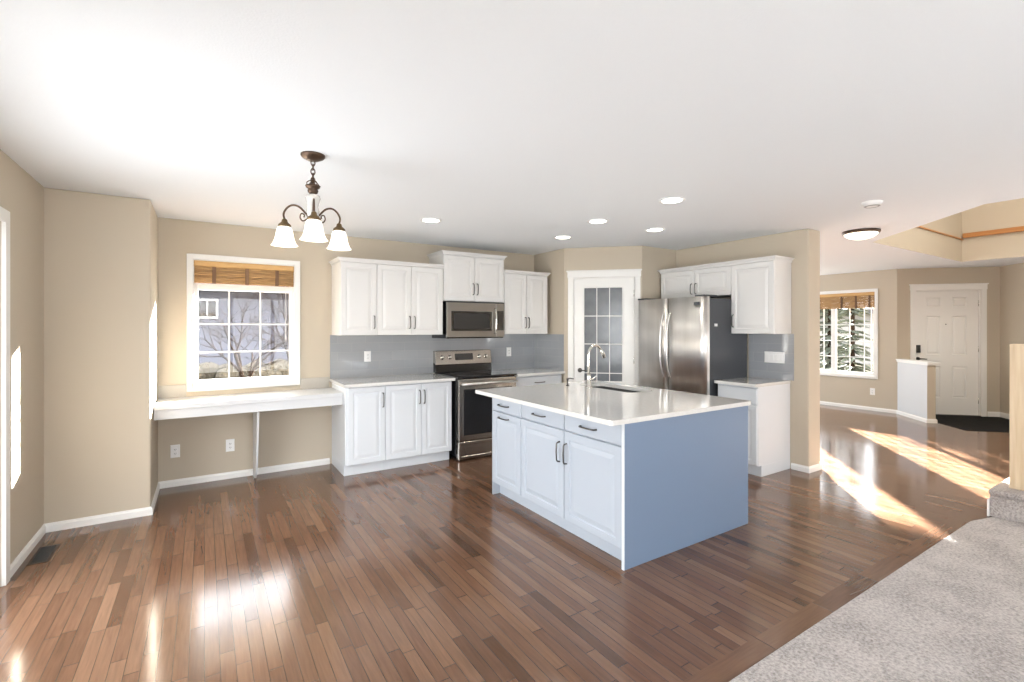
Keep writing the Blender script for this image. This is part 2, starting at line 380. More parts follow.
# ceiling with the stairwell opening
HOLE = [(6.51, 2.43), (9.6, 2.43), (9.6, -1.2), (5.28, -1.2), (5.28, 1.2)]
bm = bmesh.new()
def loop(pts, z):
    vs = [bm.verts.new((x, y, z)) for x, y in pts]
    return [bm.edges.new((vs[i], vs[(i+1) % len(vs)])) for i in range(len(vs))]
ed = loop([(XL-T, YBK-T), (11.4, YBK-T), (11.4, 7.3), (XL-T, 7.3)], H)+loop(HOLE, H)
bmesh.ops.triangle_fill(bm, use_beauty=True, edges=ed)
for f in bm.faces:
    if f.normal.z > 0: f.normal_flip()
me = bpy.data.meshes.new('ceiling'); bm.to_mesh(me); bm.free(); me.materials.append(M['ceil'])
o = bpy.data.objects.new('ceiling', me); COL.objects.link(o); struct(o)
sm_ = o.modifiers.new('thick', 'SOLIDIFY'); sm_.thickness = .12; sm_.offset = -1; sm_.use_rim = False
n = len(HOLE)
for i, nm in zip(range(n), ('wall_upper_side', 'wall_upper_front', 'wall_upper_back', 'wall_upper_left', 'wall_upper_near')):
    a, b = Vector(HOLE[i]), Vector(HOLE[(i+1) % n]); d = (b-a).normalized(); nn = Vector((-d.y, d.x))
    a2 = a-d*0; b2 = b+d*0
    mb = MB(); mb.prism([(a2.x, a2.y), (b2.x, b2.y), (b2.x+nn.x*.1+d.x*.1, b2.y+nn.y*.1+d.y*.1), (a2.x+nn.x*.1-d.x*.1, a2.y+nn.y*.1-d.y*.1)], H+.001, 5.0)
    struct(mb.build(nm, M['wall']))
o = MB(); o.box(5.1, -1.4, 5.0, 9.8, 2.6, 5.1); struct(o.build('ceiling_upper', M['ceil']))
o = MB(); o.box(6.9, 2.415, 2.765, 9.6, 2.43, 2.785); struct(o.build('trim_3', M['oak']))
o = MB(); o.box(9.56, -1.2, 2.79, 9.6, 2.415, 2.86); struct(o.build('trim_4', M['oak'], bevel=.008))

# baseboards
def base(name, pts, h=.062, t=.013):
    """pts run with the room on the left-hand side"""
    mb = MB(); P = [Vector(p) for p in pts]; prof = [(0, 0), (t, 0), (t, h*.72), (t*.6, h*.86), (t*.45, h), (0, h)]
    rings = []
    for i, p in enumerate(P):
        d0 = (P[i]-P[i-1]).normalized() if i else None; d1 = (P[i+1]-P[i]).normalized() if i < len(P)-1 else None
        n0 = Vector((-d0.y, d0.x)) if d0 else None; n1 = Vector((-d1.y, d1.x)) if d1 else None
        if n0 is None: m_ = n1
        elif n1 is None: m_ = n0
        else: m_ = (n0+n1); m_ = m_/(m_.dot(n0))
        rings.append([(p.x+m_.x*q, p.y+m_.y*q, z) for q, z in prof])
    mb.loft(rings); return struct(mb.build(name, M['trim']))
base('baseboard_left', [(1.12, YC), (XB, YC), (XB, YA), (XL, YA), (XL, 3.885)])
base('baseboard_left_back', [(XL, 1.78), (XL, YBK)])
base('baseboard_fridge', [(XI, 7.05), (XI, YH), (XG, YH), (XG, 2.60)])
base('baseboard_front', [sc2(13.14, 6.68), sc2(12.0, 6.68), sc2(12.0, 6.52), (XW, YJ), (XW, 7.05), (XI, 7.05)])
base('baseboard_entry', [(9.6, YBK), (9.6, 1.026), (XR, YR), (10.735, 2.405)], h=.085)

# ------------------------------------------------------------------ windows and doors
def casing_y(mb, x0, x1, z0, z1, w, t=.018, head=False, bottom=True):
    """flat casing around an opening x0..x1, z0..z1 in the plane y=0 facing -y"""
    mb.box(x0-w, -t, z0-(w if bottom else 0), x0, 0, z1+w); mb.box(x1, -t, z0-(w if bottom else 0), x1+w, 0, z1+w)
    mb.box(x0, -t, z1, x1, 0, z1+w)
    if bottom: mb.box(x0, -t, z0-w, x1, 0, z0)
    if head:
        mb.box(x0-w-.006, -t-.006, z1+.004, x1+w+.006, 0, z1+w+.012); mb.box(x0-w-.018, -t-.018, z1+w+.012, x1+w+.018, 0, z1+w+.03)

def window(name, loc, rz, w, z0, z1, cw, vert, horiz, mull=(), top_rail=None, depth=.11, fr=.035):
    r = sempty(name, loc, rz); mb = MB(); casing_y(mb, 0, w, z0, z1, cw)
    mb.box(0, -.0, z0, .008, depth, z1); mb.box(w-.008, 0, z0, w, depth, z1); mb.box(0, 0, z1-.008, w, depth, z1); mb.box(0, 0, z0, w, depth, z0+.010)
    mb.build('casing', M['trim'], r, bevel=.003)
    y0, y1 = depth-.06, depth-.015
    mb = MB(); mb.box(.008, y0, z0+.008, fr, y1, z1-.008); mb.box(w-fr, y0, z0+.008, w-.008, y1, z1-.008); mb.box(fr, y0, z0+.008, w-fr, y1, z0+fr+.005); mb.box(fr, y0, z1-fr, w-fr, y1, z1-.008)
    for (a, b) in mull: mb.box(a, y0-.01, z0+.01, b, y1, z1-.01)
    if top_rail: mb.box(fr, y0, top_rail[0], w-fr, y1, top_rail[1])
    mb.build('frame', M['trim'], r, bevel=.003)
    mb = MB()
    for x in vert: mb.box(x-.0065, y0+.014, z0+fr, x+.0065, y0+.026, (top_rail[0] if top_rail else z1-fr))
    for z in horiz: mb.box(fr, y0+.0145, z-.0065, w-fr, y0+.0255, z+.0065)
    if vert: mb.build('muntins', M['trim'], r)
    mb = MB(); mb.box(fr-.004, y0+.018, z0+fr-.004, w-fr+.004, y0+.022, z1-fr+.004); mb.build('pane', M['glass'], r)
    return r
window('window_1', (WX0, YC, 0), 0, WX1-WX0, WZ0, WZ1, .047, [.202-WX0, .473-WX0], [1.482, 1.212], top_rail=(1.812, 1.868), depth=.13, fr=.042)
W2 = 5.12; fw = W2-3.625
window('window_2', (XW, W2, 0), -PI/2, fw, .60, 2.085, .045, [.16, .32, .48, .64, W2-4.046, W2-3.818, W2-3.711], [1.502, 1.21, .918], mull=[(W2-4.345, W2-4.265)], depth=.12, fr=.05)
window('window_3', (XW, 6.75, 0), -PI/2, .75, .60, 2.085, .045, [.25, .5], [1.502, 1.21, .918], depth=.12, fr=.05)
# big windows behind the camera and the patio door
def bigwin(name, loc, rz, w, z0, z1, vs, hs):
    r = sempty(name, loc, rz); mb = MB(); casing_y(mb, 0, w, z0, z1, .07, bottom=z0 > .05); mb.build('casing', M['trim'], r)
    mb = MB(); mb.box(0, .02, z0, .06, .08, z1); mb.box(w-.06, .02, z0, w, .08, z1); mb.box(.06, .02, z0, w-.06, .08, z0+.07); mb.box(.06, .02, z1-.06, w-.06, .08, z1)
    for x in vs: mb.box(x-.04, .02, z0+.07, x+.04, .08, z1-.06)
    for z in hs: mb.box(.06, .035, z-.012, w-.06, .055, z+.012)
    mb.build('frame', M['trim'], r); MB().box(.05, .048, z0+.05, w-.05, .052, z1-.05).build('pane', M['glass'], r); return r
bigwin('window_4', (2.6, YBK, 0), PI, 3.0, .2, 2.3, [1, 2], []); bigwin('window_5', (9.6, -1.15, 0), -PI/2, 1.9, .2, 1.9, [.95], [])
bigwin('window_6', (XL, -2.75, 0), PI/2, 2.3, .6, 2.1, [1.15], [])
r = bigwin('door_3', (XL, 1.87, 0), PI/2, 1.93, 0.0, 2.04, [.965], [.55, 1.05, 1.55])
r['label'] = 'white framed patio door at the left edge of the room'

# blinds
def blind(name, label, loc, rz, w, zt, zr, zb, straps, cord=None):
    r = thing(name, label, 'blind', loc, rz)
    mb = MB(); mb.rect_y(0, w, zr, zt, [(0, .03), (0, -.008), (.006, -.014), (.012, -.016)]); mb.build('valance', M['bambor'], r)
    mb = MB(); nn = 9; hz = (zr-zb)/nn
    for k in range(nn):
        z = zb+k*hz; dy = -.004-.006*((k*7) % 3)
        mb.box(.004, dy, z+.0012, w-.004, .024, z+hz-.001)
    mb.build('slats', M['bamboo'], r)
    for s_ in straps:
        MB().prism_yz([(-.018, zb-.004), (-.018, zr), (-.010, zr), (-.010, zb-.004)], s_-.016, s_+.016).build('strap', M['tape'], r)
    if cord:
        MB().tube([(cord, -.012, zb), (cord+.001, -.012, zb-.25), (cord, -.012, zb-.5)], .0022, 6).lathe([(.001, zb-.5), (.006, zb-.51), (.006, zb-.545), (.002, zb-.55)], 8, (cord, -.012)).build('cord', M['trim'], r)
    return r
blind('bamboo_blind', 'folded bamboo roman blind at the top of the kitchen window above the desk', (-.084, YC+.018, 0), 0, .858, 2.077, 2.022, 1.868, [.16, .435, .70], .78)
blind('bamboo_blind', 'folded bamboo roman blind on the front room window beside the white entry door', (XW+.018, 5.11, 0), -PI/2, 1.475, 2.078, 2.02, 1.80, [.2, .58, .96, 1.19, 1.40])

blind('bamboo_blind', 'folded bamboo roman blind on the far front room window hidden behind the fridge wall, added to shorten the sun patch', (XW+.018, 6.745, 0), -PI/2, .74, 2.078, 2.02, 1.73, [.2, .54])  # unseen blind added; its drop sets where the sun strip ends
# pantry door (45 degrees): local x along the wall from the left jamb
S2 = math.sqrt(2)
def onS(x, s_): return (x, s_-x, 0)
pd = sempty('door_1', onS(3.865, XD+YE), -PI/4, 'white pantry door with a tall obscure glass pane behind the island')
pw = (4.395-3.865)*S2
mb = MB(); casing_y(mb, 0, pw, 0, 2.065, .062, bottom=False, head=True); mb.box(0, 0, 0, .01, .1, 2.065); mb.box(pw-.01, 0, 0, pw, .1, 2.065); mb.box(0, 0, 2.055, pw, .1, 2.065)
mb.build('casing', M['trim'], pd, bevel=.003)
gx0, gx1, gz0, gz1 = (3.962-3.865)*S2, (4.288-3.865)*S2, .79, 1.94
mb = MB(); dy = .012
mb.box(.012, dy, .008, gx0, dy+.035, 2.053); mb.box(gx1, dy, .008, pw-.012, dy+.035, 2.053); mb.box(gx0, dy, .008, gx1, dy+.035, gz0); mb.box(gx0, dy, gz1, gx1, dy+.035, 2.053)
mb.box(gx0-.012, dy-.006, gz0-.012, gx0, dy, gz1+.012); mb.box(gx1, dy-.006, gz0-.012, gx1+.012, dy, gz1+.012); mb.box(gx0, dy-.006, gz0-.012, gx1, dy, gz0); mb.box(gx0, dy-.006, gz1, gx1, dy, gz1+.012)
mb.build('slab', M['trim'], pd, bevel=.002)
mb = MB()
for x in (4.071, 4.180): mb.box((x-3.865)*S2-.005, dy+.005, gz0, (x-3.865)*S2+.005, dy+.014, gz1)
for z in (1.593, 1.247, .888): mb.box(gx0, dy+.0055, z-.005, gx1, dy+.0135, z+.005)
mb.build('muntins', M['trim'], pd)
MB().box(gx0, dy+.014, gz0, gx1, dy+.02, gz1).build('pane', M['frost'], pd)
mb = MB()
for z in (.25, 1.05, 1.868): mb.tube([(pw-.012, dy-.006, z-.04), (pw-.012, dy-.006, z+.04)], .007, 8)
mb.build('hinges', M['chrome'], pd)
hx = (3.925-3.865)*S2
mb = MB(); mb.lathe([(.028, 0), (.028, .006), (.012, .01), (.012, .045)], 16).xf(Matrix.Translation((hx, dy, .92)) @ Matrix.Rotation(PI/2, 4, 'X'))
mb.tube([(hx, dy-.04, .92), (hx+.05, dy-.042, .92), (hx+.11, dy-.036, .918)], [.009, .008, .007], 8); mb.build('handle', M['nickel'], pd)

# entry door
ed_ = sempty('door_2', onS(DWX0, 13.14), -PI/4, 'white six panel entry door behind the half wall')
ew = (DWX1-DWX0)*S2
mb = MB(); casing_y(mb, 0, ew, 0, 2.07, .075, bottom=False, head=True); mb.box(0, 0, 0, .012, .12, 2.07); mb.box(ew-.012, 0, 0, ew, .12, 2.07); mb.box(0, 0, 2.058, ew, .12, 2.07)
mb.build('casing', M['trim'], ed_, bevel=.003)
slab = MB(); x0, x1 = .014, ew-.014; dy = .03
px = [((10.138-DWX0)*S2, (10.284-DWX0)*S2), ((10.401-DWX0)*S2, (10.548-DWX0)*S2)]
pz = [(.285, .81), (1.0, 1.645), (1.79, 1.952)]
zs = [.01]+[v for a in pz for v in a]+[2.056]; xs = [x0]+[v for a in px for v in a]+[x1]
for i in range(len(xs)-1):
    for j in range(len(zs)-1):
        if i % 2 == 1 and j % 2 == 1:
            slab.rect_y(xs[i], xs[i+1], zs[j], zs[j+1], [(0, dy), (.012, dy+.012), (.022, dy+.012), (.042, dy+.003)], cap0=False)
        else: slab.add([(xs[i], dy, zs[j]), (xs[i+1], dy, zs[j]), (xs[i+1], dy, zs[j+1]), (xs[i], dy, zs[j+1])], [(0, 1, 2, 3)])
slab.box(x0, dy+.02, .01, x1, dy+.045, 2.056); slab.box(x0, dy, .01, x0+.002, dy+.03, 2.056)
slab.build('slab', M['trim'], ed_)
kx = (10.055-DWX0)*S2
MB().box(kx-.032, dy-.024, 1.03, kx+.032, dy, 1.16).build('keypad_lock', M['rubber'], ed_, bevel=.008)
mb = MB(); mb.lathe([(.03, 0), (.03, .008), (.012, .012), (.012, .05)], 16).xf(Matrix.Translation((kx, dy, .93)) @ Matrix.Rotation(PI/2, 4, 'X'))
mb.tube([(kx, dy-.045, .93), (kx+.05, dy-.047, .93), (kx+.11, dy-.042, .925)], [.01, .009, .008], 8); mb.build('handle', M['rubber'], ed_)
MB().lathe([(.009, 0), (.009, .004), (.004, .005)], 12).xf(Matrix.Translation(((10.338-DWX0)*S2, dy, 1.505)) @ Matrix.Rotation(PI/2, 4, 'X')).build('peephole', M['nickel'], ed_)
MB().box(0, -.01, 0, ew, .1, .012).build('threshold', M['nickel'], ed_)
mb = MB()
for z in (.25, 1.1, 1.85): mb.tube([(ew-.013, dy-.005, z-.05), (ew-.013, dy-.005, z+.05)], .007, 8)
mb.build('hinges', M['chrome'], ed_)

# ------------------------------------------------------------------ cabinets
def door_panel(x0, x1, z0, z1, t=.02):
    return MB().rect_y(x0, x1, z0, z1, [(0, 0), (0, -t+.004), (.004, -t), (.050, -t), (.055, -t+.007), (.064, -t+.007), (.092, -t+.001), (.096, -t+.001)])
def slab_front(x0, x1, z0, z1, t=.02):
    return MB().rect_y(x0, x1, z0, z1, [(0, 0), (0, -t+.005), (.006, -t), (.02, -t)])
def pull(cx, cz, L, vertical, y=-.02):
    a = [(-L/2, 0), (-L/2+.004, -.022), (-L/2+.014, -.029), (0, -.032), (L/2-.014, -.029), (L/2-.004, -.022), (L/2, 0)]
    pts = [((cx, y+q, cz+p) if vertical else (cx+p, y+q, cz)) for p, q in a]
    return MB().tube(pts, [.006, .0052, .0052, .0056, .0052, .0052, .006], 8)
def crown(mb, x0, x1, y0, y1, z, l=True, r=True, h=.04, o_=.03, bottom=False):
    R = []
    for of, zz in ((0, 0), (.006, 0), (.008, h*.35), (o_*.8, h*.75), (o_, h*.78), (o_, h), (0, h)):
        a = x0-(of if l else 0); b = x1+(of if r else 0)
        R.append([(a, y0-of, z+zz), (b, y0-of, z+zz), (b, y1, z+zz), (a, y1, z+zz)])
    mb.loft(R)
def cabinet(name, label, loc, rz, w, d, z0, z1, doors, m, crown_h=0, cl=True, crr=True, toe=0, group=None, side_l=None):
    """front of the carcass in the plane y=0, left end at x=0; doors: (x0,x1,z0,z1,kind,handle)"""
    r = thing(name, label, 'cabinet', loc, rz, group); mb = MB()
    if toe: mb.box(0, .0, toe, w, d, z1); mb.box(0, .055, 0, w, d, toe)
    else: mb.box(0, 0, z0, w, d, z1)
    mb.build('body', m, r, bevel=.002)
    if crown_h:
        mb = MB(); crown(mb, 0, w, -.02, d, z1, cl, crr, crown_h); mb.build('crown_molding', m, r)
    g = .0022
    for (x0, x1, a, b, k, hd) in doors:
        p = (door_panel if k == 'door' else slab_front)(x0+g, x1-g, a+g, b-g).build(k, m, r)
        if hd:
            pull(*hd).build('handle', M['nickel'], p)
    return r
UF, UB = 4.964, YC
ud = UB-UF
UZ0, UZ1 = 1.37, 2.110
cabinet('wall_cabinet', 'white single door wall cabinet, leftmost over the grey backsplash', (1.14, UF, 0), 0, .366, ud-.001, UZ0, UZ1, [(0, .366, UZ0, UZ1, 'door', (.335, 1.505, .13, True))], M['cab'], .04, crr=False)
cabinet('wall_cabinet', 'white double door wall cabinet between the leftmost one and the microwave', (1.506, UF, 0), 0, .75, ud-.001, UZ0, UZ1,
        [(0, .372, UZ0, UZ1, 'door', (.352, 1.505, .13, True)), (.372, .744, UZ0, UZ1, 'door', (.394+.012, 1.505, .13, True))], M['cab'], .04, cl=False, crr=False)
cabinet('wall_cabinet', 'taller raised white double door cabinet directly above the microwave', (2.2565, UF, 0), 0, .796, ud-.001, 1.752, 2.272,
        [(0, .398, 1.752, 2.272, 'door', (.398-.026, 1.895, .13, True)), (.398, .796, 1.752, 2.272, 'door', (.398+.026, 1.895, .13, True))], M['cab'], .042)
cabinet('wall_cabinet', 'white double door wall cabinet between the microwave and the pantry corner', (3.056, UF, 0), 0, .658, ud-.001, UZ0, UZ1,
        [(.004, .33, UZ0, UZ1, 'door', (.308, 1.51, .13, True)), (.33, .656, UZ0, UZ1, 'door', (.352, 1.51, .13, True))], M['cab'], .04, cl=False)
# base cabinets
BF = 4.763; bd = YC-BF-.001; CT = .875
cabinet('base_cabinet', 'white single door base cabinet at the end of the desk', (1.142, BF, 0), 0, .388, bd, 0, CT, [(.02, .388, .112, .866, 'door', (.362, .725, .14, True))], M['cabb'], toe=.108)
cabinet('base_cabinet', 'white double door base cabinet immediately left of the oven range', (1.5305, BF, 0), 0, .735, bd, 0, CT,
        [(0, .385, .112, .866, 'door', (.36, .725, .14, True)), (.385, .734, .112, .866, 'door', (.41, .725, .14, True))], M['cabb'], toe=.108)
cabinet('base_cabinet', 'white base cabinet with a top drawer right of the oven range', (3.072, BF-.03, 0), 0, .69, bd+.03, 0, CT,
        [(0, .69, .70, .862, 'drawer', (.345, .79, .14, False)), (0, .345, .112, .695, 'door', (.32, .60, .14, True)), (.345, .69, .112, .695, 'door', (.37, .60, .14, True))], M['cabb'], toe=.108)
# fridge side (facing -x): local x = -world y
fd = XG-4.77-.002
cabinet('wall_cabinet', 'short white double door cabinet above the refrigerator', (4.77, 4.005, 0), -PI/2, .94, fd, 1.80, 2.115,
        [(0, .48, 1.80, 2.115, 'door', (.452, 1.895, .12, True)), (.48, .94, 1.80, 2.115, 'door', (.508, 1.895, .12, True))], M['cab'], .045, cl=True, crr=False)
cabinet('wall_cabinet', 'white single door wall cabinet at the right end beside the refrigerator', (4.77, 3.0645, 0), -PI/2, .4645, fd, 1.385, 2.115,
        [(0, .4645, 1.385, 2.115, 'door', (.03, 1.52, .13, True))], M['cab'], .045, cl=False, crr=True)
cabinet('base_cabinet', 'white base cabinet with drawer between the refrigerator and the wall end', (4.49, 3.045, 0), -PI/2, .433, XG-4.49-.002, 0, CT,
        [(.01, .43, .705, .862, 'drawer', None), (.01, .43, .112, .70, 'door', None)], M['cabb'], toe=.108)

def counter(name, label, pts, z0=.875, z1=.905, m='quartz'):
    return tag(MB().prism(pts, z0, z1).build(name, M[m], bevel=.003), label, 'countertop')
counter('countertop', 'white quartz countertop between the desk and the oven range', [(1.115, 4.70), (2.285, 4.70), (2.285, YC-.002), (1.115, YC-.002)])
counter('countertop', 'short white quartz countertop right of the oven range', [(3.075, 4.675), (XD-.003, 4.675), (XD-.003, YC-.002), (3.075, YC-.002)])
counter('countertop', 'short white quartz countertop right of the refrigerator', [(4.435, 3.05), (4.435, 2.605), (XG-.002, 2.605), (XG-.002, 3.05)])
# backsplashes
def splash(name, label, a, m): return tag(MB().box(*a).build(name, M[m]), label, 'backsplash')
splash('tile_backsplash', 'long grey tile backsplash on the wall behind the oven range', (1.125, YC-.009, .906, XD-.001, YC-.001, UZ0), 'tilex')
splash('tile_backsplash', 'short grey tile backsplash on the return wall beside the pantry door', (XD-.008, YE+.005, .906, XD, YC-.009, 1.365), 'tiley')
splash('tile_backsplash', 'grey tile backsplash with wide switch plate right of the refrigerator', (XG-.008, 2.575, .906, XG, 3.055, 1.384), 'tiley')

# desk
dk = thing('built_in_desk', 'long white built-in desk under the kitchen window', 'desk', (0, 0, 0))
MB().box(XB+.002, 4.84, .775, 1.139, YC-.002, .812).build('desktop', M['lam'], dk, bevel=.003)
MB().box(XB+.004, 4.855, .693, 1.139, 4.875, .775).build('apron', M['lam'], dk, bevel=.002)
for a, b in ((XB+.002, -.142), (.832, 1.113)): MB().box(a, YC-.012, .812, b, YC-.001, .925).build('backsplash_strip', M['strip'], dk)
cv = [(5.22-(.31)*(t/8.)**.45, .693*t/8.) for t in range(9)]
mb = MB(); mb.prism_yz([(YC-.002, 0)]+cv+[(4.90, .693), (YC-.002, .693)][1:], .402, .420); mb.build('support_panel', M['lam'], dk)

# outlets
def outlet(label, loc, rz, gang=1, horiz=False, kind='outlet', group=None):
    r = thing('wall_outlet' if kind == 'outlet' else 'wall_switch', label, kind, loc, rz, group)
    w = .072+.046*(gang-1); h = .117
    MB().rect_y(-w/2, w/2, -h/2, h/2, [(0, 0), (0, -.003), (.004, -.006)]).build('plate', M['plate'], r)
    for g in range(gang):
        cx = (g-(gang-1)/2)*.046
        mb = MB(); mb.rect_y(cx-.017, cx+.017, -.034, .034, [(0, -.006), (0, -.008), (.002, -.009)]); p = mb.build('socket' if kind == 'outlet' else 'rocker', M['plate'], r)
        if kind == 'outlet':
            mb = MB()
            for zc in (-.018, .018):
                for dx in (-.006, .006): mb.box(cx+dx-.0015, -.0105, zc-.005, cx+dx+.0015, -.008, zc+.005)
                mb.box(cx-.002, -.0105, zc-.012, cx+.002, -.008, zc-.009)
            mb.build('slots', M['slot'], p)
    return r
outlet('white wall outlet under the left end of the desk', (-.225, YC, .32), 0)
outlet('white wall outlet under the desk beside the support panel', (.208, YC, .317), 0)
outlet('white outlet on the grey backsplash below the leftmost wall cabinets', (1.52, YC-.008, 1.13), 0)
outlet('white outlet on the grey backsplash right of the oven range', (3.371, YC-.008, 1.132), 0)
outlet('white wall outlet below the front room window', (XW, 3.663, .334), -PI/2)
outlet('wide white switch plate on the tiles right of the refrigerator', (XG-.008, 2.772, 1.135), -PI/2, gang=4, kind='switch')

# ------------------------------------------------------------------ oven range
rg = thing('oven_range', 'stainless electric oven range with black glass cooktop', 'oven', (2.30, 4.70, 0))
RW = .762
mb = MB(); mb.box(0, .02, .07, RW, .63, .895); mb.box(.02, .06, 0, RW-.02, .60, .07); mb.build('body', M['black'], rg, bevel=.003)
mb = MB(); mb.box(-.002, -.025, .895, RW+.002, .60, .915); mb.build('cooktop', M['blackg'], rg, bevel=.006)
for (cx, cy, rr) in ((.2, .14, .11), (.56, .14, .085), (.2, .42, .085), (.56, .42, .11)):
    MB().lathe([(rr, .9152), (rr, .9158), (rr-.004, .9158), (rr-.004, .9152)], 40, (cx, cy), False).build('burner_ring', M['steeldk'], rg)
mb = MB(); mb.prism_yz([(.555, .915), (.565, 1.0), (.60, 1.03), (.635, 1.03), (.635, .915)], 0, RW); mb.build('backguard', M['black'], rg, bevel=.004)
mb = MB(); mb.prism_yz([(.548, 1.005), (.585, 1.172), (.64, 1.172), (.64, 1.005)], .0, RW); cp = mb.build('control_panel', M['steel2'], rg, bevel=.006)
sl = math.atan2(.037, .167)
mb = MB(); mb.box(.255, .558, 1.055, .50, .572, 1.135); mb.xf(Matrix.Translation((0, .56, 1.06)) @ Matrix.Rotation(-sl, 4, 'X') @ Matrix.Translation((0, -.5605, -1.06))); mb.build('display', M['blackg'], cp, bevel=.002)
for kx_ in (.085, .185, .59, .685):
    mb = MB(); mb.lathe([(.026, 0), (.024, .004), (.019, .006), (.017, .026), (.013, .029)], 20).xf(Matrix.Translation((kx_, .568, 1.092)) @ Matrix.Rotation(PI/2-sl, 4, 'X')); mb.build('knob', M['chrome'], cp)
mb = MB(); gy = -.03
mb.box(.01, gy, .215, RW-.01, .02, .885); od = mb.build('oven_door', M['steel2'], rg, bevel=.006)
mb = MB().box(.07, gy-.003, .275, RW-.07, gy+.002, .775); mb.build('window', M['blackg'], od, bevel=.004)
mb = MB(); mb.tube([(.05, gy, .83), (.05, gy-.045, .835), (.06, gy-.05, .836)], .010, 8); mb.tube([(RW-.05, gy, .83), (RW-.05, gy-.045, .835), (RW-.06, gy-.05, .836)], .010, 8); mb.tube([(.03, gy-.05, .836), (RW-.03, gy-.05, .836)], .014, 12); mb.build('handle', M['steel'], od)
mb = MB(); mb.rect_y(.01, RW-.01, .015, .205, [(0, .02), (0, gy+.005), (.005, gy), (.03, gy), (.035, gy+.004)]); mb.build('storage_drawer', M['steel2'], rg)

# microwave
mw = thing('microwave', 'stainless microwave hood under the raised wall cabinet', 'microwave', (2.283, 4.925, 1.327))
MWW, MWH = .757, .42
mb = MB(); mb.box(0, .02, 0, MWW, .410, MWH); mb.build('body', M['black'], mw, bevel=.003)
mb = MB(); mb.box(0, -.01, .012, MWW-.115, .02, MWH-.012); d_ = mb.build('door', M['mwsteel'], mw, bevel=.005)
mb = MB(); mb.box(.055, -.0135, .085, MWW-.175, -.008, MWH-.11); mb.build('window', M['blackg'], d_, bevel=.003)
mb = MB(); mb.box(.085, -.0145, .11, MWW-.205, -.0134, MWH-.135); mb.build('window_mesh', mat('mesh_screen', (.018, .017, .016), .35), d_)
hxx = MWW-.135
mb = MB(); mb.tube([(hxx, -.01, .055), (hxx, -.035, .065), (hxx, -.048, .12), (hxx, -.052, .2), (hxx, -.048, .28), (hxx, -.035, .335), (hxx, -.01, .345)], .011, 10); mb.build('handle', M['chrome'], d_)
mb = MB(); mb.box(MWW-.113, -.01, .012, MWW, .02, MWH-.012); c_ = mb.build('control_panel', M['mwsteel'], mw, bevel=.004)
mb = MB(); mb.box(MWW-.105, -.012, .09, MWW-.012, -.009, MWH-.1); mb.build('keypad', M['blackg'], c_)
mb = MB(); mb.box(0, -.006, MWH-.011, MWW, .02, MWH-.001); mb.build('vent_grille', M['rubber'], mw)

# ------------------------------------------------------------------ refrigerator (faces -x)
fr = thing('refrigerator', 'tall stainless french door refrigerator in the kitchen corner', 'refrigerator', (4.30, 3.985, 0), -PI/2)
FWd = .925
mb = MB(); mb.box(.005, .08, .03, FWd-.005, .755, 1.755); mb.build('body', M['steeldk'], fr, bevel=.006)
def fdoor(x0, x1, z0, z1, bow=.022, n=14):
    mb = MB(); R = []
    for i in range(n+1):
        t = i/n; x = x0+(x1-x0)*t; e = min(t, 1-t)
        y = -bow*math.sin(PI*(x)/FWd)+.028*max(0, 1-e/.06)**2*.9+.012
        R.append([(x, y, z0), (x, y, z1), (x, .075, z1), (x, .075, z0)])
    vs = []; 
    mb.loft(R, True, True, False); mb.sm = [True]*len(mb.sm); return mb
sp = .452
for (a, b) in ((0, sp-.003), (sp+.003, FWd)):
    o = fdoor(a, b, .735, 1.772).build('door', M['steel'], fr)
    for p in o.data.polygons: p.use_smooth = abs(p.normal.y) > .3 and abs(p.normal.z) < .1
    side = -1 if a == 0 else 1
    cx = sp+side*.045
    q = [(cx, -.008, .90), (cx, -.026, .93), (cx, -.052, 1.02), (cx, -.068, 1.12), (cx, -.072, 1.25), (cx, -.068, 1.38), (cx, -.052, 1.49), (cx, -.026, 1.575), (cx, -.008, 1.605)]
    MB().tube(smooth(q, 3), .010, 10).build('handle', M['steel'], o)
o = fdoor(0, FWd, .05, .725).build('freezer_drawer', M['steel'], fr)
MB().tube([(.12, -.01, .66), (.14, -.055, .66), (.46, -.07, .66), (.785, -.055, .66), (.805, -.01, .66)], .013, 10).build('handle', M['chrome'], o)
MB().box(.80, -.014, 1.685, .865, -.004, 1.715).build('badge', M['steeldk'], fr)
for a in (.01, FWd-.13): MB().box(a, .01, 1.7725, a+.12, .22, 1.79).build('hinge_cover', M['steeldk'], fr, bevel=.004)
tag(MB().box(4.462, 3.0595-.0008, 1.462, 4.505, 3.065, 1.49).build('paper_note', M['paper']), 'small white paper note on the side of the refrigerator', 'note')

# ------------------------------------------------------------------ island
IX0, IX1, IY0, IY1 = 2.126, 3.385, 2.046, 3.610
isl = thing('kitchen_island', 'large pale blue kitchen island with white quartz top', 'island', (2.106, IY1, 0), -PI/2)
il = IY1-IY0; idp = IX1-2.106     # local: x along -Y, y along +X
mb = MB(); mb.box(.012, .02, .10, il-.018, idp-.012, .66); mb.box(.012, .075, 0, il-.018, idp-.012, .10)
SX0, SX1, SY0, SY1 = IY1-3.53, IY1-2.80, 2.955-2.106, 3.32-2.106      # space left free for the sink
mb.box(.012, .02, .66, SX0, idp-.012, .874); mb.box(SX1, .02, .66, il-.018, idp-.012, .874)
mb.box(SX0, .02, .66, SX1, SY0, .874); mb.box(SX0, SY1, .66, SX1, idp-.012, .874); mb.build('body', M['isl'], isl)
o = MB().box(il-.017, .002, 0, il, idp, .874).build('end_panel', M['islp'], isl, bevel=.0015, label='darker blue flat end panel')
MB().box(0, .002, 0, .0115, idp, .874).build('end_panel', M['isl'], isl, bevel=.0015)
MB().box(.012, idp-.0115, 0, il-.018, idp, .874).build('back_panel', M['islp'], isl)
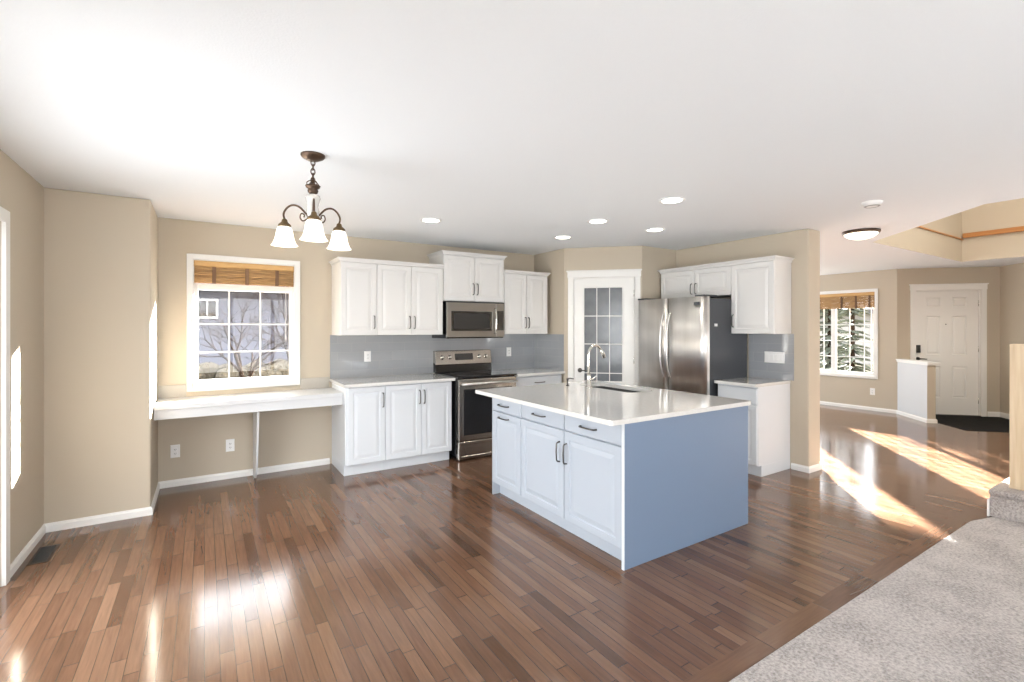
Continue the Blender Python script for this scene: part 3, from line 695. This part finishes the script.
MB().box(il-.020, -.003, 0, il-.0002, .0018, .874).build('edge_strip', M['cabb'], isl, label='white edging strip')
colY = [3.600, 3.158, 2.617, 2.066]
hand = [('drawer', (3.40,)), ]
g = .003
for i in range(3):
    a, b = IY1-colY[i], IY1-colY[i+1]
    p = slab_front(a+g, b-g, .735, .866).move(0, .02, 0).build('drawer', M['isl'], isl)
    pull((a+b)/2-(.02 if i else 0.03), .795, .15, False, y=0).build('handle', M['nickel'], p)
    p = door_panel(a+g, b-g, .115, .728).move(0, .02, 0).build('door', M['isl'], isl)
    if i == 0: pull((a+b)/2-.03, .69, .15, False, y=0).build('handle', M['nickel'], p)
    else: pull(IY1-(2.664 if i == 1 else 2.588), .576, .14, True, y=0).build('handle', M['nickel'], p)
MB().box(.012, .021, .7285, il-.02, .024, .7345).build('shadow_gap', M['slot'], isl)
# countertop with sink cut-out, world -> local: x = IY1 - Y, y = X - 2.106
cx0, cx1, cy0, cy1 = 1.990, 3.415, 2.035, 3.712
sx0, sx1, sy0, sy1 = 2.985, 3.29, 2.83, 3.50
mb = MB()
def lb(X0, Y0, X1, Y1, a, b): mb.box(IY1-Y1, X0-2.106, a, IY1-Y0, X1-2.106, b)
bm = bmesh.new()
def loop2(P):
    vs = [bm.verts.new((IY1-y, x-2.106, .905)) for x, y in P]; return [bm.edges.new((vs[i], vs[(i+1) % len(vs)])) for i in range(len(vs))]
rr = .03
def rrect(x0, y0, x1, y1, r, k=5):
    P = []
    for (cx, cy, a0) in ((x1-r, y1-r, 0), (x0+r, y1-r, 90), (x0+r, y0+r, 180), (x1-r, y0+r, 270)):
        for j in range(k+1):
            t = math.radians(a0+90*j/k); P.append((cx+r*math.cos(t), cy+r*math.sin(t)))
    return P
ed = loop2(rrect(cx0, cy0, cx1, cy1, .02, 3))+loop2(rrect(sx0, sy0, sx1, sy1, .05))
bmesh.ops.triangle_fill(bm, use_beauty=True, edges=ed)
bmesh.ops.recalc_face_normals(bm, faces=bm.faces)
for f in bm.faces:
    if f.normal.z < 0: f.normal_flip()
me = bpy.data.meshes.new('countertop'); bm.to_mesh(me); bm.free(); me.materials.append(M['quartz'])
o = bpy.data.objects.new('countertop', me); COL.objects.link(o); o.parent = isl
q = o.modifiers.new('thick', 'SOLIDIFY'); q.thickness = .03; q.offset = -1
# sink
sk = thing('sink', 'undermount stainless sink set into the island top', 'sink', ((sx0+sx1)/2, (sy0+sy1)/2, .873))
Rg = []
for of, z in ((.012, 0), (-.004, 0), (-.004, -.002), (-.001, -.17), (.02, -.185)):
    P = rrect(sx0+(of if z < -.1 else -of if z == 0 and of > 0 else of)-0, sy0+(of if z < -.1 else -of if z == 0 and of > 0 else of), sx1-(of if z < -.1 else -of if z == 0 and of > 0 else of), sy1-(of if z < -.1 else -of if z == 0 and of > 0 else of), .05)
    Rg.append([(x-(sx0+sx1)/2, y-(sy0+sy1)/2, z) for x, y in P])
mb = MB(); mb.loft(Rg, False, True); mb.build('basin', mat('sink_steel', (.06, .06, .062), .45), sk)
MB().lathe([(.045, -.184), (.04, -.182), (.02, -.183)], 20).build('drain', M['chrome'], sk)
fc = thing('faucet', 'brushed gooseneck pull-down faucet beside the island sink', 'faucet', (2.945, 3.30, .905))
MB().lathe([(.030, 0), (.030, .006), (.021, .012), (.019, .10), (.017, .12)], 20).build('base', M['chrome'], fc)
P = [(0, 0, .11), (-.004, 0, .2), (-.004, 0, .27)]
for k in range(1, 10):
    a = PI-k*PI/11; P.append((.075+.079*math.cos(a), 0, .29+.092*math.sin(a)))
MB().tube(P, .0125, 12).build('neck', M['chrome'], fc)
e = P[-1]
MB().tube([e, (e[0]+.028, 0, e[2]-.03), (e[0]+.05, 0, e[2]-.075)], [.0145, .018, .0195], 12).build('spray_head', M['chrome'], fc)
MB().tube([(0, -.015, .07), (0, -.05, .082), (.0, -.095, .11)], [.010, .007, .006], 8).build('lever', M['chrome'], fc)
sp_ = thing('soap_dispenser', 'small dark metal soap dispenser on the island left of the faucet', 'soap dispenser', (2.858, 3.498, .905))
MB().lathe([(.016, 0), (.016, .006), (.008, .012), (.008, .055), (.011, .058), (.011, .07)], 14).build('post', M['nickel'], sp_)
MB().tube([(0, 0, .067), (.035, 0, .068), (.072, -.0, .060)], .0055, 8).build('spout', M['nickel'], sp_)

# ------------------------------------------------------------------ chandelier
ch = thing('chandelier', 'bronze three arm chandelier with glowing bell shaped glass shades', 'chandelier', (.525, 2.941, 0))
MB().lathe([(.010, 2.405), (.03, 2.408), (.058, 2.422), (.066, 2.432), (.066, 2.44)], 32).build('canopy', M['bronze'], ch)
mb = MB()
for k in range(5):
    z = 2.396-k*.026; a = (k % 2)*PI/2
    pts = [(.011*math.cos(t*2*PI/12)*math.cos(a), .011*math.cos(t*2*PI/12)*math.sin(a), z+.019*math.sin(t*2*PI/12)) for t in range(13)]
    mb.tube(pts, .0033, 6)
mb.build('chain', M['bronze'], ch)
mb = MB(); mb.lathe([(.004, 2.30), (.013, 2.295), (.008, 2.28), (.02, 2.27), (.042, 2.262), (.036, 2.25), (.024, 2.243), (.03, 2.235), (.026, 2.222), (.018, 2.215), (.004, 2.215)], 20)
for k in range(4):
    a = k*PI/2+.4
    pts = [(math.cos(a)*(.012+.028*math.sin(t/8*PI*1.3)), math.sin(a)*(.012+.028*math.sin(t/8*PI*1.3)), 2.245+.062*t/8) for t in range(9)]
    mb.tube(pts, .003, 6)
mb.build('crown_finial', M['bronze'], ch)
MB().lathe([(.012, 2.216), (.036, 2.205), (.042, 2.19), (.034, 2.165), (.028, 2.14), (.036, 2.115), (.030, 2.09), (.012, 2.08)], 24).build('column', M['alab'], ch)
MB().lathe([(.003, 2.085), (.022, 2.08), (.03, 2.06), (.022, 2.04), (.012, 2.03), (.016, 2.01), (.008, 1.99), (.003, 1.975)], 20).build('hub', M['brass'], ch)
RA = .172
fwd = Vector((.525, 2.941)).normalized(); a0 = math.atan2(-fwd.y, -fwd.x)
for k in range(3):
    a = a0+k*2*PI/3+.03
    c, s = math.cos(a), math.sin(a)
    prof = [(.02, 2.077), (.05, 2.112), (.085, 2.145), (.125, 2.155), (.158, 2.139), (.178, 2.107), (RA, 2.072)]
    arm = MB().tube(smooth([(r_*c, r_*s, z_) for r_, z_ in prof]), .0058, 8)
    sc_ = [(.03, 2.077), (.06, 2.062), (.078, 2.082), (.07, 2.105), (.052, 2.097), (.055, 2.083)]
    arm.tube(smooth([(r_*c, r_*s, z_) for r_, z_ in sc_]), .004, 6)
    ar = arm.build('arm', M['bronze'], ch)
    X, Y = RA*c, RA*s
    MB().lathe([(.006, 2.079), (.014, 2.072), (.018, 2.057), (.034, 2.043), (.036, 2.031), (.03, 2.029)], 24, (X, Y)).build('shade_cap', M['brass'], ar)
    sh = MB(); pr = [(.029, 2.033), (.038, 2.024), (.044, 2.006), (.048, 1.980), (.055, 1.952), (.065, 1.930), (.073, 1.922)]
    pr2 = [(r_-.003, z_) for r_, z_ in pr[::-1]]
    sh.lathe(pr+pr2, 32, (X, Y), False); sh.build('shade', M['shade'], ar)
    MB().lathe([(.006, 2.017), (.012, 2.012), (.022, 1.992), (.023, 1.976), (.016, 1.96), (.004, 1.955)], 16, (X, Y)).build('bulb', M['ember'], ar)

# recessed lights
def downlight(label, x, y):
    r = thing('recessed_light', label, 'ceiling light', (x, y, H), 0, 'recessed ceiling lights')
    MB().lathe([(.074, -.001), (.098, -.001), (.098, -.006), (.090, -.009), (.078, -.007), (.074, -.002)], 32, cap=False).build('trim_ring', M['plate'], r)
    MB().lathe([(.0005, -.0055), (.076, -.0055), (.076, -.003), (.0005, -.003)], 32).build('lens', M['ember'], r)
    l = bpy.data.lights.new('downlight', 'SPOT'); l.energy = 14; l.spot_size = math.radians(120); l.spot_blend = .6; l.color = (1, .93, .82); l.shadow_soft_size = .06
    o = bpy.data.objects.new('downlight', l); COL.objects.link(o); o.location = (0, 0, -.02); o.parent = r
for lab, x, y in (('recessed ceiling light furthest left, above the base cabinets', 1.757, 4.126), ('recessed ceiling light in front of the pantry door, lowest in the picture', 3.301, 4.118),
                  ('recessed ceiling light in the middle of the cluster above the island', 3.081, 3.326), ('recessed ceiling light above the refrigerator front', 3.832, 3.303),
                  ('recessed ceiling light nearest the camera, above the island end', 3.059, 2.470)):
    downlight(lab, x, y)
fm = thing('flush_ceiling_light', 'bronze rimmed flush dome light on the ceiling by the stairwell opening', 'ceiling light', (5.671, 2.214, H))
MB().lathe([(.07, 0), (.160, -.002), (.165, -.014), (.157, -.028), (.145, -.030)], 40).build('rim', M['bronze'], fm)
MB().lathe([(.146, -.028), (.136, -.045), (.105, -.068), (.055, -.083), (.002, -.087)], 40).build('dome', mat('dome_glow', (.95, .9, .8), .4, emit=(1, .9, .72), es=1.9), fm)
sdm = thing('smoke_detector', 'white smoke detector on the ceiling near the flush dome light', 'smoke detector', (4.438, 1.657, H))
MB().lathe([(.07, 0), (.07, -.012), (.058, -.03), (.03, -.036), (.002, -.036)], 32).build('housing', M['plate'], sdm)
MB().lathe([(.054, -.033), (.046, -.0385), (.038, -.0365)], 32, cap=False).build('vent_ring', mat('detector_grey', (.35, .35, .35), .5), sdm)

# floor register
vt = thing('floor_register', 'dark metal floor register in the left corner', 'floor vent', (-.862, 4.19, 0))
mb = MB(); mb.box(-.05, -.145, 0, .05, .145, .003); mb.build('frame', M['vent'], vt, bevel=.001)
mb = MB()
for k in range(22): mb.box(-.036, -.13+k*.012, .003, .036, -.125+k*.012, .006)
mb.build('louvres', M['slot'], vt)

# ------------------------------------------------------------------ stairs and newel
st = thing('staircase', 'grey carpeted landing step beside the pine newel post', 'stairs', (5.065, 1.125, 0))
mb = MB()
prof = [(.012, 0), (.012, .165), (-.012, .178), (-.020, .195), (-.014, .208), (.01, .213)]
R = []
for y in (0, -2.6):
    R.append([(x, y, z) for x, z in prof]+[(1.25, y, .213), (1.25, y, 0)])
mb.loft(R, smooth=False); mb.build('landing', M['carpet'], st, bevel=.012, seg=3)
for k in range(4):
    z = .02+.193*(k+1); x = 1.1+.26*k
    R = []
    for y in (0, -2.6):
        R.append([(x+.012, y, z-.01), (x+.012, y, z+.145), (x-.012, y, z+.158), (x-.020, y, z+.175), (x-.014, y, z+.188), (x+.01, y, z+.193), (x+.5, y, z+.193), (x+.5, y, z-.01)])
    mb = MB().loft(R); mb.build('step', M['carpet'], st)
MB().box(-.0, .0, 0, 2.3, .012, .13).build('skirt', M['trim'], st)
nw = thing('newel_post', 'thick pale pine newel post standing on the carpeted step', 'newel post', (5.285, .975, .2135))
mb = MB(); mb.box(-.07, -.07, 0, .07, .07, 1.108); mb.build('post', M['wood'], nw, bevel=.003)
MB().box(-.073, -.073, 0, .073, .073, .02).build('foot_block', M['wood'], nw, bevel=.004)

# ------------------------------------------------------------------ outdoors
gd = MB(); gd.add([(-40, 5.6, -.5), (60, 5.6, -.5), (60, 60, -.5), (-40, 60, -.5)], [(0, 1, 2, 3)]); gd.add([(10.2, -30, -.5), (60, -30, -.5), (60, 5.6, -.5), (10.2, 5.6, -.5)], [(0, 1, 2, 3)])
tag(gd.build('lawn', M['ground']), 'dry lawn outside the house', 'lawn', kind='stuff')
hs = thing('neighbour_house', 'lavender sided neighbour house seen through the kitchen window', 'house', (0, 22, -.5))
MB().box(-14, 0, 0, 9, 8, 3.42).build('wall', M['siding'], hs)
MB().prism_yz([(-.6, 3.42), (4, 5.6), (8.6, 3.42)], -14.5, 9.5).build('roof', M['houseroof'], hs)
MB().box(-14.5, -.62, 3.36, 9.5, -.6, 3.56).build('fascia', M['trim'], hs)
for wx in (-.18, -6, 4.8):
    mb = MB(); mb.box(wx-.08, -.03, 2.32, wx+.62, -.001, 2.38); mb.box(wx-.08, -.03, 3.0, wx+.62, -.001, 3.06); mb.box(wx-.08, -.03, 2.38, wx-.02, -.001, 3.0); mb.box(wx+.56, -.03, 2.38, wx+.62, -.001, 3.0); mb.box(wx+.25, -.03, 2.38, wx+.29, -.001, 3.0)
    f = mb.build('window', M['trim'], hs); MB().box(wx-.02, -.01, 2.38, wx+.56, -.002, 3.0).build('pane', M['blackg'], f)

def grow(mb, p, d, L, r, depth, rnd):
    n = 4; pts = [p]; q = p.copy(); dd = d.copy()
    for i in range(n):
        dd = (dd+Vector((rnd.uniform(-.16, .16), rnd.uniform(-.16, .16), rnd.uniform(-.05, .12)))).normalized(); q = q+dd*L/n; pts.append(q.copy())
    mb.tube(pts, [r*(1-.55*i/n) for i in range(n+1)], 6 if depth > 1 else 4)
    if depth <= 0: return
    for i in range(2, n+1):
        for _ in range(1 if depth < 2 else 2):
            ax = dd.cross(Vector((rnd.uniform(-1, 1), rnd.uniform(-1, 1), rnd.uniform(-.3, .3)))).normalized()
            nd = (Matrix.Rotation(rnd.uniform(.45, .95), 3, ax) @ dd); nd.z = max(nd.z, .05); nd.normalize()
            grow(mb, pts[i], nd, L*rnd.uniform(.55, .72), r*(1-.55*i/n)*.68, depth-1, rnd)
def bare_tree(label, x, y, lean, L, r, seed):
    rnd = random.Random(seed); mb = MB(); grow(mb, Vector((x, y, -.55)), Vector(lean).normalized(), L, r, 4, rnd)
    return tag(mb.build('bare_tree', M['bark']), label, 'tree', group='bare trees outside the kitchen window')
bare_tree('bare leafless tree in the middle of the kitchen window', .72, 11.0, (.02, 0, 1), 1.5, .062, 3)
bare_tree('bare leafless tree at the right side of the kitchen window', 1.95, 14.5, (.12, 0, 1), 1.7, .072, 11)
mb = MB(); rnd = random.Random(5)
for k in range(110):
    cx = -3.5+k*.085+rnd.uniform(-.1, .1); cy = 17+rnd.uniform(-.8, .8); rr = rnd.uniform(.22, .38); zc = -.25+rnd.uniform(0, .42)
    Rg = []
    for j in range(7):
        ph = -PI/2+PI*j/6
        Rg.append([(cx+rr*math.cos(ph)*math.cos(t*PI/5)*(1+.3*noise.noise(Vector((cx*3+t, cy, j)))), cy+rr*math.cos(ph)*math.sin(t*PI/5), zc+rr*.9*math.sin(ph)*(1+.3*noise.noise(Vector((cx*3, t, j*2.)))) ) for t in range(10)])
    mb.loft(Rg)
tag(mb.build('dry_brush', M['drybush']), 'low dry brush in front of the neighbour house', 'shrubs', kind='stuff')

def conifer(label, x, y, h, r, seed):
    rnd = random.Random(seed); t = thing('conifer_tree', label, 'tree', (x, y, -.5), 0, 'conifers outside the front room')
    MB().tube([(0, 0, 0), (0, 0, h*.5), (0, 0, h)], [.07, .05, .01], 8).build('trunk', M['bark'], t)
    mb = MB(); nl = int(h*10)
    for k in range(nl):
        z = .35+(h-.45)*k/nl+rnd.uniform(-.08, .08); R0 = r*(1-k/nl)**.8
        for j in range(12):
            a = rnd.uniform(0, 2*PI); L = R0*rnd.uniform(.35, 1.15); w = L*.10+.015
            c, s = math.cos(a), math.sin(a); dz = -L*rnd.uniform(.15, .4)
            P0 = Vector((0, 0, z)); P1 = Vector((c*L*.55-s*w, s*L*.55+c*w, z+dz*.4)); P2 = Vector((c*L, s*L, z+dz)); P3 = Vector((c*L*.55+s*w, s*L*.55-c*w, z+dz*.4)); P4 = Vector((c*L*.5, s*L*.5, z+dz*.2-.07))
            mb.add([P0, P1, P2, P3, P4], [(0, 1, 2), (0, 2, 3), (0, 4, 1), (1, 4, 2), (4, 3, 2), (0, 3, 4)])
    mb.build('foliage', M['needle'], t); return t
conifer('dark conifer at the right side of the front room window', 14.6, 5.9, 6.5, .62, 2)
conifer('dark conifer in the middle of the front room window', 17.2, 7.6, 8, .8, 4)
conifer('dark conifer shading the front room window from the sun', 13.6, 7.28, 5.5, .62, 6)
gf = thing('sun_block_fence', 'unseen wooden fence added to block sun at the living room window', 'fence', (10.95, -2, -.5))  # added out of view to keep the sun out of window_5
MB().box(-.01, -3, .1, .01, 3, 2.75).build('boards', M['wood'], gf)
for k in range(4): MB().box(.01, -3+k*1.98, 0, .10, -2.91+k*1.98, 2.8).build('post', M['wood'], gf)
ph = thing('neighbour_house', 'pale house across the street behind the conifers', 'house', (30, 14, -.5), 0)
MB().box(0, -9, 0, 8, 9, 2.7).build('wall', M['palehouse'], ph)
MB().prism([(-.5, -9.5), (8.5, -9.5), (8.5, 9.5), (-.5, 9.5)], 2.7, 2.95).build('roof', M['houseroof'], ph)
